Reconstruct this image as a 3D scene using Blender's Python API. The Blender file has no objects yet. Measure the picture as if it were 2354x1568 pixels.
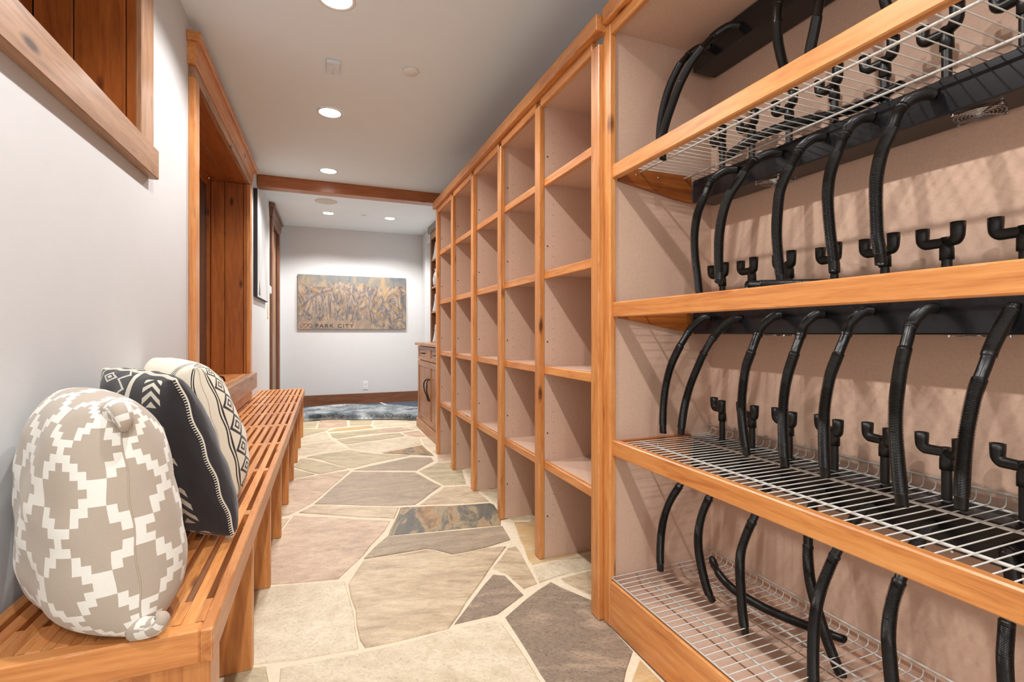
import bpy, bmesh, math, random
import numpy as np
from mathutils import Vector, Matrix
random.seed(7); rng = np.random.default_rng(5)
scn = bpy.context.scene
COL = scn.collection
PI = math.pi

# ------------------------------------------------------------------ camera, world, exposure
FPX = 1120.0; CX = 1177.0; CY = 766.5; TH = math.atan(441 / 1120); H = 1.08
SN, CS = math.sin(TH), math.cos(TH)
cam_data = bpy.data.cameras.new('camera'); cam = bpy.data.objects.new('camera', cam_data); COL.objects.link(cam)
cam.location = (0, 0, H); cam.rotation_euler = (PI / 2, 0, -TH)
cam_data.sensor_width = 36; cam_data.lens = 36 * FPX / 2354
cam_data.shift_y = -(784 - CY) / 2354
cam_data.clip_start = 0.02
scn.camera = cam
scn.view_settings.view_transform = 'Standard'; scn.view_settings.look = 'None'
scn.view_settings.gamma = 1; scn.view_settings.use_curve_mapping = False
scn.view_settings.exposure = 0.30
world = bpy.data.worlds.new('world'); scn.world = world; world.use_nodes = True
world.node_tree.nodes['Background'].inputs[0].default_value = (0.93, 0.965, 1.0, 1)
world.node_tree.nodes['Background'].inputs[1].default_value = 2.0

CEIL = 2.66
LAMPS = [(0.07, 2.44), (0.065, 3.72), (0.075, 5.06), (0.10, 6.84), (0.89, 6.84), (0.07, 1.15), (0.07, -0.15), (0.07, -1.45)]
for i, (x, y) in enumerate(LAMPS):
    ld = bpy.data.lights.new('downlight_glow', 'SPOT'); lo = bpy.data.objects.new('downlight_glow', ld); COL.objects.link(lo)
    lo.location = (x, y, CEIL - 0.012); ld.energy = 66 if y < 6 else 104; ld.spot_size = math.radians(142); ld.spot_blend = 0.4
    ld.shadow_soft_size = 0.03; ld.color = (1.0, 0.985, 0.965)

# ------------------------------------------------------------------ projection helpers (tracing the plan of the room)
def _ray(px, py):
    r = (px - CX) / FPX; u = -(py - CY) / FPX
    return (r * CS + SN, -r * SN + CS, u)
def at_z(px, py, Z):
    a = _ray(px, py); t = (Z - H) / a[2]; return Vector((t * a[0], t * a[1], Z))
def at_y(px, py, Y):
    a = _ray(px, py); t = Y / a[1]; return Vector((t * a[0], Y, H + t * a[2]))
def at_x(px, py, X):
    a = _ray(px, py); t = X / a[0]; return Vector((X, t * a[1], H + t * a[2]))

# ------------------------------------------------------------------ shader helpers
def srgb(r, g, b):
    f = lambda c: ((c / 255) / 12.92 if c / 255 <= .04045 else ((c / 255 + .055) / 1.055) ** 2.4)
    return (f(r), f(g), f(b), 1)
class E_:
    def __init__(s, nt, sock): s.nt, s.s = nt, sock
    def _m(s, op, *o):
        n = s.nt.nodes.new('ShaderNodeMath'); n.operation = op
        for i, v in enumerate((s,) + o):
            if isinstance(v, E_): s.nt.links.new(v.s, n.inputs[i])
            else: n.inputs[i].default_value = v
        return E_(s.nt, n.outputs[0])
    def __add__(s, o): return s._m('ADD', o)
    def __sub__(s, o): return s._m('SUBTRACT', o)
    def __mul__(s, o): return s._m('MULTIPLY', o)
    def floor(s): return s._m('FLOOR')
    def fract(s): return s._m('FRACT')
    def abs(s): return s._m('ABSOLUTE')
    def gt(s, o): return s._m('GREATER_THAN', o)
    def lt(s, o): return s._m('LESS_THAN', o)
    def min(s, o): return s._m('MINIMUM', o)
    def max(s, o): return s._m('MAXIMUM', o)
    def mod(s, o): return s._m('FLOORED_MODULO', o)
def new_mat(name, rough=0.5, color=None, metal=0.0, spec=0.5):
    m = bpy.data.materials.new(name); m.use_nodes = True
    b = m.node_tree.nodes['Principled BSDF']
    b.inputs['Roughness'].default_value = rough; b.inputs['Metallic'].default_value = metal
    b.inputs['Specular IOR Level'].default_value = spec
    if color: b.inputs['Base Color'].default_value = color
    return m, m.node_tree, b
def N(nt, t, **kw):
    n = nt.nodes.new(t)
    for k, v in kw.items():
        if k in n.inputs: n.inputs[k].default_value = v
        else: setattr(n, k, v)
    return n
def coords(nt, scale=(1, 1, 1), kind='Object', rand=True):
    tc = N(nt, 'ShaderNodeTexCoord'); mp = N(nt, 'ShaderNodeMapping'); mp.inputs['Scale'].default_value = scale
    src = tc.outputs[kind]
    if rand:
        oi = N(nt, 'ShaderNodeObjectInfo'); sc = N(nt, 'ShaderNodeVectorMath', operation='SCALE'); sc.inputs[3].default_value = 37.0
        cx = N(nt, 'ShaderNodeCombineXYZ')
        for i in range(3): nt.links.new(oi.outputs['Random'], cx.inputs[i])
        nt.links.new(cx.outputs[0], sc.inputs[0]); ad = N(nt, 'ShaderNodeVectorMath', operation='ADD')
        nt.links.new(src, ad.inputs[0]); nt.links.new(sc.outputs[0], ad.inputs[1]); src = ad.outputs[0]
    nt.links.new(src, mp.inputs[0]); return mp.outputs[0]
def noise(nt, vec, scale, detail=4, rough=.55, dist=0.0):
    n = N(nt, 'ShaderNodeTexNoise'); n.inputs['Scale'].default_value = scale; n.inputs['Detail'].default_value = detail
    n.inputs['Roughness'].default_value = rough; n.inputs['Distortion'].default_value = dist
    nt.links.new(vec, n.inputs['Vector']); return n.outputs['Fac']
def ramp(nt, fac, stops):
    r = N(nt, 'ShaderNodeValToRGB'); el = r.color_ramp.elements
    while len(el) < len(stops): el.new(0.5)
    for e, (p, c) in zip(el, stops): e.position = p; e.color = c
    nt.links.new(fac.s if isinstance(fac, E_) else fac, r.inputs[0]); return r.outputs[0]
def mix(nt, fac, a, b, mode='MIX'):
    m = N(nt, 'ShaderNodeMix', data_type='RGBA', blend_type=mode)
    def put(i, v):
        v = v.s if isinstance(v, E_) else v
        if hasattr(v, 'is_linked'): nt.links.new(v, m.inputs[i])
        else: m.inputs[i].default_value = v
    put(0, fac); put(6, a); put(7, b); return m.outputs[2]
def bump(nt, b, height, strength=.2, dist=.002):
    bp = N(nt, 'ShaderNodeBump'); bp.inputs['Strength'].default_value = strength; bp.inputs['Distance'].default_value = dist
    nt.links.new(height.s if isinstance(height, E_) else height, bp.inputs['Height']); nt.links.new(bp.outputs[0], b.inputs['Normal'])

def wood(name, axis, light, mid, dark, rough=.38, knots=True, worn=False):
    m, nt, b = new_mat(name, rough)
    sc = {'x': (1.2, 14, 14), 'y': (14, 1.2, 14), 'z': (14, 14, 1.2)}[axis]
    v = coords(nt, sc)
    g = noise(nt, v, 2.2, 6, .6, 1.2)
    fine = noise(nt, coords(nt, tuple(s * 5 for s in sc)), 3.0, 3, .6)
    big = noise(nt, coords(nt, tuple(s * .25 for s in sc)), 1.6, 3, .5, .6)
    c = ramp(nt, g, [(.30, dark), (.48, mid), (.70, light)])
    c = mix(nt, 0.30, c, ramp(nt, big, [(.3, dark), (.65, light)]))
    c = mix(nt, 0.12, c, ramp(nt, fine, [(.35, dark), (.6, light)]))
    if knots:
        vo = N(nt, 'ShaderNodeTexVoronoi'); vo.inputs['Scale'].default_value = 1.0
        nt.links.new(coords(nt, {'x': (3, 9, 9), 'y': (9, 3, 9), 'z': (9, 9, 3)}[axis]), vo.inputs['Vector'])
        kf = ramp(nt, vo.outputs['Distance'], [(.06, (1, 1, 1, 1)), (.15, (0, 0, 0, 1))])
        c = mix(nt, kf, c, tuple(x * .35 for x in dark[:3]) + (1,))
    oi = N(nt, 'ShaderNodeObjectInfo'); hv = N(nt, 'ShaderNodeHueSaturation')
    val = E_(nt, oi.outputs['Random']) * .16 + .92; nt.links.new(val.s, hv.inputs['Value']); nt.links.new(c, hv.inputs['Color'])
    colr = hv.outputs[0]
    if worn:      # varnish rubbed pale along the arrises
        bv = N(nt, 'ShaderNodeBevel', samples=4); bv.inputs['Radius'].default_value = .0032
        ge = N(nt, 'ShaderNodeNewGeometry'); dt = N(nt, 'ShaderNodeVectorMath', operation='DOT_PRODUCT')
        nt.links.new(bv.outputs[0], dt.inputs[0]); nt.links.new(ge.outputs['Normal'], dt.inputs[1])
        wn = noise(nt, coords(nt, (9, 9, 9)), 2.5, 5, .7)
        k = ((E_(nt, dt.outputs['Value']) * -1.0 + 1.0) * 6.0).min(1.0) * ((E_(nt, wn) - .50) * 9.0).max(0.0).min(1.0) * .75
        colr = mix(nt, k, colr, srgb(244, 222, 184))
    nt.links.new(colr, b.inputs['Base Color'])
    b.inputs['Coat Weight'].default_value = .25; b.inputs['Coat Roughness'].default_value = .25
    bump(nt, b, fine, .12, .001)
    return m
OR = (srgb(227, 161, 94), srgb(206, 132, 68), srgb(160, 86, 38))
RD = (srgb(180, 106, 44), srgb(154, 82, 28), srgb(116, 56, 16))
BR = (srgb(190, 148, 112), srgb(164, 118, 82), srgb(116, 76, 48))
CB = (srgb(182, 130, 88), srgb(158, 104, 64), srgb(118, 72, 42))
DKB = (srgb(140, 92, 60), srgb(115, 72, 46), srgb(82, 48, 30))
W = {}
for ax in 'xyz':
    W['o' + ax] = wood('orange_wood_' + ax, ax, *OR, worn=True)
    W['r' + ax] = wood('red_stained_wood_' + ax, ax, *RD)
    W['b' + ax] = wood('weathered_wood_' + ax, ax, *BR, rough=.5)
    W['c' + ax] = wood('cabinet_wood_' + ax, ax, *CB, rough=.45)
    W['d' + ax] = wood('dark_brown_wood_' + ax, ax, *DKB, rough=.45)
def plain(name, c, rough=.5, metal=0., nscale=0, amt=.05, bumps=0, spec=.5):
    m, nt, b = new_mat(name, rough, c, metal, spec)
    if nscale:
        f = noise(nt, coords(nt, rand=False), nscale, 5, .6)
        lo = tuple(x * (1 - amt) for x in c[:3]) + (1,); hi = tuple(min(1, x * (1 + amt)) for x in c[:3]) + (1,)
        nt.links.new(ramp(nt, f, [(.3, lo), (.7, hi)]), b.inputs['Base Color'])
        if bumps: bump(nt, b, f, bumps, .004)
    return m
M_WALL = plain('wall_paint', srgb(209, 209, 210), .75, nscale=9, amt=.012, bumps=.35)
M_CEIL = plain('ceiling_paint', srgb(228, 236, 242), .85, nscale=6, amt=.01, bumps=.15)
M_MDF = plain('mdf_panel', srgb(206, 172, 150), .7, nscale=160, amt=.07)
M_GROUT = plain('grout', srgb(226, 210, 184), .8, nscale=60, amt=.08, bumps=.3)
M_BLACK = plain('black_plastic', srgb(15, 14, 13), .4)
M_HOSE = plain('ribbed_hose_plastic', srgb(15, 14, 13), .33)
M_BOX = plain('black_duct_steel', srgb(30, 30, 33), .22, metal=.0)
M_WIRE = plain('white_wire_coating', srgb(208, 206, 200), .35)
M_CHROME = plain('chrome_wire', srgb(215, 215, 218), .15, metal=1.)
M_IRON = plain('dark_iron', srgb(52, 44, 38), .4, metal=.6)
M_GLASS = plain('dark_window_glass', srgb(46, 40, 34), .08)
M_WHITE = plain('white_plastic', srgb(228, 228, 226), .4)
M_WHITE2 = plain('device_plastic', srgb(216, 224, 232), .5)
M_SLOT = plain('dark_slot', srgb(60, 58, 56), .6)
M_SPK = plain('speaker_grille', srgb(206, 197, 186), .7)
M_HOLE = plain('peg_hole_shadow', srgb(92, 62, 44), .9)
M_MAT = plain('slate_blue_rug', srgb(72, 78, 92), .95, nscale=120, amt=.15)
M_CER = plain('glazed_ceramic', srgb(205, 208, 210), .25)
M_GREYW = plain('grey_painted_wood', srgb(120, 116, 114), .5)
m, nt, b = new_mat('lamp_lens', .5, (1, 1, 1, 1)); b.inputs['Emission Color'].default_value = (1, .96, .9, 1); b.inputs['Emission Strength'].default_value = 14; M_LAMP = m

# ------------------------------------------------------------------ object helpers
def link(o, parent=None):
    COL.objects.link(o)
    if parent is not None: o.parent = parent
    return o
def wloc(o):
    v = Vector(o.location); p = o.parent
    while p is not None: v = v + p.location; p = p.parent
    return v
def mesh_obj(name, verts, faces, mat, parent=None, smooth=False, uvs=None, kind=None, origin=None):
    verts = np.asarray(verts, dtype=float)
    c = Vector(origin) if origin is not None else Vector(((verts.min(0) + verts.max(0)) / 2).tolist())
    me = bpy.data.meshes.new(name)
    me.from_pydata((verts - np.array(c)).tolist(), [], faces)
    me.materials.append(mat)
    if smooth: me.polygons.foreach_set('use_smooth', [True] * len(me.polygons))
    if uvs is not None:
        ul = me.uv_layers.new(name='UVMap'); li = np.empty(len(me.loops), dtype=int); me.loops.foreach_get('vertex_index', li)
        ul.data.foreach_set('uv', np.asarray(uvs)[li].ravel())
    o = bpy.data.objects.new(name, me); link(o, parent)
    o.location = c - (wloc(parent) if parent is not None else Vector((0, 0, 0)))
    if kind: o['kind'] = kind
    return o
IDT = lambda x, y, z: (x, y, z)
def wall_xf(o, y, z): return (-.635 + .0125 * (y - 1.36) + o, y, z)       # left wall runs a hair off parallel
def bench_xf(o, y, z): return (-.197 + .0100 * (y - 1.115) + o, y, z)     # o = 0 at the bench front
def box(name, X, Y, Z, mat, parent=None, xf=IDT, bev=.0015, kind=None, label=None):
    x0, x1 = sorted(X); y0, y1 = sorted(Y); z0, z1 = sorted(Z)
    b = min(bev, (x1 - x0) * .3, (y1 - y0) * .3, (z1 - z0) * .3)
    if b <= 0:
        vs = [(x, y, z) for x in (x0, x1) for y in (y0, y1) for z in (z0, z1)]
        fs = [(0, 1, 3, 2), (4, 6, 7, 5), (0, 4, 5, 1), (2, 3, 7, 6), (0, 2, 6, 4), (1, 5, 7, 3)]
    else:   # chamfered box: 24 vertices
        vs = []; idx = {}
        for i, x in enumerate((x0, x1)):
            for j, y in enumerate((y0, y1)):
                for k, z in enumerate((z0, z1)):
                    sx, sy, sz = (b if i == 0 else -b), (b if j == 0 else -b), (b if k == 0 else -b)
                    for a in range(3):
                        idx[i, j, k, a] = len(vs)
                        vs.append((x + (0 if a == 0 else sx), y + (0 if a == 1 else sy), z + (0 if a == 2 else sz)))
        fs = []; I = idx
        for s in (0, 1):
            fs.append([I[s, 0, 0, 0], I[s, 0, 1, 0], I[s, 1, 1, 0], I[s, 1, 0, 0]][::1 if s == 0 else -1])
            fs.append([I[0, s, 0, 1], I[1, s, 0, 1], I[1, s, 1, 1], I[0, s, 1, 1]][::1 if s == 0 else -1])
            fs.append([I[0, 0, s, 2], I[0, 1, s, 2], I[1, 1, s, 2], I[1, 0, s, 2]][::1 if s == 0 else -1])
        for i in (0, 1):
            for j in (0, 1): fs.append([I[i, j, 0, 0], I[i, j, 1, 0], I[i, j, 1, 1], I[i, j, 0, 1]])
            for k in (0, 1): fs.append([I[i, 0, k, 0], I[i, 1, k, 0], I[i, 1, k, 2], I[i, 0, k, 2]])
        for j in (0, 1):
            for k in (0, 1): fs.append([I[0, j, k, 1], I[1, j, k, 1], I[1, j, k, 2], I[0, j, k, 2]])
        for i in (0, 1):
            for j in (0, 1):
                for k in (0, 1): fs.append([I[i, j, k, 0], I[i, j, k, 1], I[i, j, k, 2]])
        bm = bmesh.new(); bv = [bm.verts.new(v) for v in vs]
        for f in fs: bm.faces.new([bv[q] for q in f])
        bmesh.ops.recalc_face_normals(bm, faces=bm.faces); bm.verts.index_update()
        fs = [[v.index for v in f.verts] for f in bm.faces]; bm.free()
    vs = [xf(*v) for v in vs]
    o = mesh_obj(name, vs, fs, mat, parent, kind=kind)
    if label: o['label'] = label
    return o
def prism(name, pts, axis, a0, a1, mat, parent=None, xf=IDT, kind=None, smooth=False):
    """pts: 2-D outline; axis: the axis it is extruded along."""
    n = len(pts)
    def mk(p, a): return {'x': (a, p[0], p[1]), 'y': (p[0], a, p[1]), 'z': (p[0], p[1], a)}[axis]
    vs = [xf(*mk(p, a0)) for p in pts] + [xf(*mk(p, a1)) for p in pts]
    fs = [list(range(n))[::-1], list(range(n, 2 * n))] + [[i, (i + 1) % n, n + (i + 1) % n, n + i] for i in range(n)]
    bm = bmesh.new(); bv = [bm.verts.new(v) for v in vs]
    for f in fs: bm.faces.new([bv[q] for q in f])
    bmesh.ops.recalc_face_normals(bm, faces=bm.faces); bm.verts.index_update()
    fs = [[v.index for v in f.verts] for f in bm.faces]; bm.free()
    return mesh_obj(name, vs, fs, mat, parent, kind=kind, smooth=smooth)
def lathe_data(prof, seg=24, axis='z', c=(0, 0, 0)):
    vs, fs = [], []
    for r, h in prof:
        for i in range(seg):
            a = 2 * PI * i / seg; p = (r * math.cos(a), r * math.sin(a))
            v = {'z': (p[0], p[1], h), 'x': (h, p[0], p[1]), 'y': (p[0], h, p[1])}[axis]
            vs.append((v[0] + c[0], v[1] + c[1], v[2] + c[2]))
    for k in range(len(prof) - 1):
        for i in range(seg):
            fs.append([k * seg + i, k * seg + (i + 1) % seg, (k + 1) * seg + (i + 1) % seg, (k + 1) * seg + i])
    return vs, fs
def lathe(name, prof, mat, parent=None, seg=24, axis='z', c=(0, 0, 0), smooth=True, kind=None):
    vs, fs = lathe_data(prof, seg, axis, c); return mesh_obj(name, vs, fs, mat, parent, smooth=smooth, kind=kind)
def tube_data(path, rad, seg=8, caps=True):
    P = np.asarray(path, float); n = len(P); T = np.gradient(P, axis=0); T /= np.linalg.norm(T, axis=1)[:, None] + 1e-12
    R = np.full(n, rad) if np.isscalar(rad) else np.asarray(rad, float)
    up = np.array([0, 0, 1.]) if abs(T[0][2]) < .9 else np.array([1., 0, 0])
    U = np.cross(T[0], up); U /= np.linalg.norm(U); Us = [U]
    for i in range(1, n):
        U = Us[-1] - T[i] * np.dot(Us[-1], T[i]); U /= np.linalg.norm(U) + 1e-12; Us.append(U)
    Us = np.array(Us); Vs = np.cross(T, Us)
    a = np.arange(seg) * 2 * PI / seg
    V = P[:, None] + R[:, None, None] * (np.cos(a)[None, :, None] * Us[:, None] + np.sin(a)[None, :, None] * Vs[:, None])
    V = V.reshape(-1, 3)
    i = np.arange(n - 1)[:, None] * seg; j = np.arange(seg)[None]; k = (j + 1) % seg
    F = np.stack([i + j, i + k, i + seg + k, i + seg + j], -1).reshape(-1, 4).tolist()
    if caps: F += [list(range(seg))[::-1], list(range((n - 1) * seg, n * seg))]
    return V.tolist(), F
def tube(name, path, rad, mat, parent=None, seg=8, smooth=True, caps=True, kind=None):
    v, f = tube_data(path, rad, seg, caps); return mesh_obj(name, v, f, mat, parent, smooth=smooth, kind=kind)
def join(*ds):
    V, F = [], []
    for v, f in ds:
        o = len(V); V += [tuple(p) for p in v]; F += [[i + o for i in q] for q in f]
    return V, F
def box_data(X, Y, Z):
    vs = [(x, y, z) for x in X for y in Y for z in Z]
    return vs, [[0, 1, 3, 2], [4, 6, 7, 5], [0, 4, 5, 1], [2, 3, 7, 6], [0, 2, 6, 4], [1, 5, 7, 3]]
def spline(pts, n=24):
    P = [np.asarray(p, float) for p in pts]; P = [2 * P[0] - P[1]] + P + [2 * P[-1] - P[-2]]; out = []
    for i in range(1, len(P) - 2):
        for t in np.linspace(0, 1, n, endpoint=False):
            a, b_, c, d = P[i - 1:i + 3]
            out.append(.5 * ((2 * b_) + (-a + c) * t + (2 * a - 5 * b_ + 4 * c - d) * t * t + (-a + 3 * b_ - 3 * c + d) * t ** 3))
    out.append(P[-2]); return np.array(out)
def resample(P, step):
    d = np.r_[0, np.cumsum(np.linalg.norm(np.diff(P, axis=0), axis=1))]; n = max(3, int(d[-1] / step))
    s = np.linspace(0, d[-1], n); return np.stack([np.interp(s, d, P[:, i]) for i in range(3)], 1), s
def thing(name, label, cat, loc, group=None):
    o = bpy.data.objects.new(name, None); o.empty_display_size = .05; link(o); o.location = loc
    o['label'] = label; o['category'] = cat
    if group: o['group'] = group
    return o
def tag(o, label, cat, group=None):
    o['label'] = label; o['category'] = cat
    if group: o['group'] = group
    return o
def struct(o): o['kind'] = 'structure'; return o
def shared(o, loc, parent, name=None):
    c = o.copy(); COL.objects.link(c); c.parent = parent; c.location = Vector(loc) - wloc(parent); return c

# ------------------------------------------------------------------ structure: floor, walls, ceiling
floor = struct(box('floor', (-1.05, 1.9), (-2.6, 8.0), (-.06, -.004), M_GROUT, bev=0))
struct(box('ceiling', (-1.05, 1.9), (-2.6, 8.0), (CEIL, CEIL + .08), M_CEIL, bev=0))
# left wall with two deep window openings: built from panels around them
W1 = dict(y0=.80, y1=2.15, z0=1.775); W2 = dict(y0=2.96, y1=4.77, z0=.72, z1=2.385)
wl = thing('wall_left', '', '', (-.7, 3, 0)); del wl['label']; del wl['category']; struct(wl)
def wl_part(y0, y1, z0, z1): box('wall_panel', (-.16, 0), (y0, y1), (z0, z1), M_WALL, wl, wall_xf, bev=0)
g_ = .022
wl_part(-2.6, W1['y0'] - g_, 0, CEIL); wl_part(W1['y0'] - g_, W1['y1'] + g_, 0, W1['z0'] - .015); wl_part(W1['y1'] + g_, W2['y0'] - g_, 0, CEIL)
wl_part(W2['y0'] - g_, W2['y1'] + g_, 0, W2['z0'] - .04); wl_part(W2['y0'] - g_, W2['y1'] + g_, W2['z1'] + .015, CEIL)
wl_part(W2['y1'] + g_, 6.66, 0, CEIL); wl_part(6.66, 7.50, 2.5, CEIL); wl_part(7.50, 7.95, 0, CEIL); wl_part(W1['y0'] - g_, W1['y1'] + g_, 2.575, CEIL)
box('wall_backing', (-.40, -.38), (.5, 5.2), (.4, CEIL), M_GLASS, wl, wall_xf, bev=0)
struct(box('wall_back', (-1.05, 1.9), (7.83, 7.95), (0, CEIL), M_WALL, bev=0))
wr = thing('wall_right', '', '', (1.6, 3, 0)); del wr['label']; del wr['category']; struct(wr)
box('wall_panel', (1.53, 1.85), (7.56, 7.83), (0, CEIL), M_WALL, wr, bev=.006)
box('wall_panel', (1.53, 1.85), (4.42, 7.56), (2.48, CEIL), M_WALL, wr, bev=.006)
box('wall_panel', (1.72, 1.85), (4.42, 7.56), (0, 2.48), M_WALL, wr, bev=0)
box('wall_panel', (1.53, 1.72), (4.42, 5.72), (0, 2.48), M_WALL, wr, bev=.004)
box('wall_panel', (1.50, 1.85), (-2.6, 4.42), (0, CEIL), M_WALL, wr, bev=0)
struct(box('baseboard_back', (-.56, 1.53), (7.81, 7.83), (0, .16), W['dx'], bev=.004))
# ceiling beam
bm_ = struct(box('trim_1', (-.58, 1.5), (5.42, 5.56), (2.545, CEIL), W['rx'], bev=.003))

# ------------------------------------------------------------------ flagstones traced in plan
def stone_mat(name, cols, streak=2.0, rough=.55, speck=0.0, bmp=.25):
    m, nt, b = new_mat(name, rough)
    tc = N(nt, 'ShaderNodeTexCoord'); oi = N(nt, 'ShaderNodeObjectInfo')
    vr = N(nt, 'ShaderNodeVectorRotate', rotation_type='Z_AXIS'); nt.links.new(tc.outputs['Object'], vr.inputs['Vector'])
    nt.links.new((E_(nt, oi.outputs['Random']) * .9 - .25).s, vr.inputs['Angle'])
    cx = N(nt, 'ShaderNodeCombineXYZ'); nt.links.new((E_(nt, oi.outputs['Random']) * 31.0).s, cx.inputs[0]); nt.links.new((E_(nt, oi.outputs['Random']) * 17.0).s, cx.inputs[1])
    ad = N(nt, 'ShaderNodeVectorMath', operation='ADD'); nt.links.new(vr.outputs[0], ad.inputs[0]); nt.links.new(cx.outputs[0], ad.inputs[1])
    mp = N(nt, 'ShaderNodeMapping'); mp.inputs['Scale'].default_value = (1, streak, 1); nt.links.new(ad.outputs[0], mp.inputs[0]); v = mp.outputs[0]
    a = noise(nt, v, 3.2 if streak > .5 else 9.0, 6, .62, .8); f = noise(nt, v, 70, 4, .7); g = noise(nt, v, 14, 5, .6, .5)
    c = ramp(nt, a, [(.36 + .28 * i / (len(cols) - 1), k) for i, k in enumerate(cols)])
    c = mix(nt, .45, c, ramp(nt, g, [(.34, cols[-1]), (.64, cols[0])]))
    fs = ramp(nt, f, [(.34, (.50, .46, .42, 1)), (.48, (.95, .95, .95, 1)), (.66, (1, 1, 1, 1))])
    f2 = noise(nt, v, 190, 3, .7); fs = mix(nt, 1.0, fs, ramp(nt, f2, [(.36, (.66, .63, .6, 1)), (.5, (1, 1, 1, 1))]), 'MULTIPLY')
    fk = ramp(nt, noise(nt, v, 42, 5, .75, .4), [(.60, (0, 0, 0, 1)), (.68, (1, 1, 1, 1))])
    c = mix(nt, .45 + speck * .9, c, mix(nt, 1.0, c, fs, 'MULTIPLY')); c = mix(nt, mix(nt, .4 + speck, (0, 0, 0, 1), fk), c, cols[0])
    nt.links.new(c, b.inputs['Base Color'])
    h_ = E_(nt, f) * .6 + E_(nt, g); bump(nt, b, h_, bmp, .006); return m
ST = dict(
    cream=stone_mat('pale_sandstone', [srgb(230, 217, 192), srgb(216, 201, 172), srgb(194, 176, 146)], 1.2),
    tan=stone_mat('tan_flagstone', [srgb(222, 203, 172), srgb(204, 181, 148), srgb(168, 146, 120)], 3.0),
    pink=stone_mat('pinkish_flagstone', [srgb(220, 196, 168), srgb(202, 172, 144), srgb(170, 144, 122)], 2.0),
    grey=stone_mat('grey_flagstone', [srgb(190, 170, 144), srgb(170, 150, 126), srgb(148, 132, 112)], 4.0, speck=.25),
    green=stone_mat('greenish_slate', [srgb(212, 195, 160), srgb(194, 177, 142), srgb(158, 146, 120)], 3.0),
    dark=stone_mat('dark_mica_schist', [srgb(176, 156, 134), srgb(138, 122, 106), srgb(108, 96, 84), srgb(176, 154, 132)], 2.0, speck=.5, bmp=.6),
    strip=stone_mat('banded_slate', [srgb(96, 94, 84), srgb(120, 112, 96), srgb(200, 178, 138), srgb(206, 150, 86), srgb(110, 102, 90)], .28, bmp=.4),
    orange=stone_mat('rust_streaked_stone', [srgb(214, 190, 150), srgb(206, 158, 98), srgb(196, 168, 124)], 5.0))
for k_, (a_, b_) in {}.items(): pass
nstone = [0]
def stone(pts, kind_, top=0.0):
    P = [Vector((p[0], p[1])) for p in pts]; out = []
    area = sum(P[i].x * P[(i + 1) % len(P)].y - P[(i + 1) % len(P)].x * P[i].y for i in range(len(P)))
    if area < 0: P.reverse()
    for i in range(len(P)):                       # break the outline into slightly uneven steps
        a, b = P[i], P[(i + 1) % len(P)]; L = (b - a).length; n = max(1, min(5, int(L / .09)))
        nr = Vector((-(b - a).y, (b - a).x)) / max(L, 1e-6)
        for k in range(n):
            j = 0 if k == 0 else random.uniform(-.0055, .0055)
            out.append(a.lerp(b, k / n) + nr * j)
    c = sum(out, Vector((0, 0))) / len(out)
    n = len(out); z = top + random.uniform(-.0012, .0012); dz = random.uniform(-.0015, .0015)
    ins = [p + (c - p).normalized() * .005 for p in out]
    vs = [(p.x, p.y, -.006) for p in out] + [(p.x, p.y, z - .003) for p in out] + [(p.x, p.y, z + dz * (p.x - c.x)) for p in ins]
    fs = [[i, (i + 1) % n, n + (i + 1) % n, n + i] for i in range(n)] + [[n + i, n + (i + 1) % n, 2 * n + (i + 1) % n, 2 * n + i] for i in range(n)]
    fs.append(list(range(2 * n, 3 * n)))
    nstone[0] += 1
    return mesh_obj('flagstone', vs, fs, ST[kind_], floor)
ZB = lambda l: [at_z(560 + x / 2.504, 1000 + y / 2.504, 0) for x, y in l]
ZA = lambda l: [at_z(560 + x / 4.708, 850 + y / 4.708, 0) for x, y in l]
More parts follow.
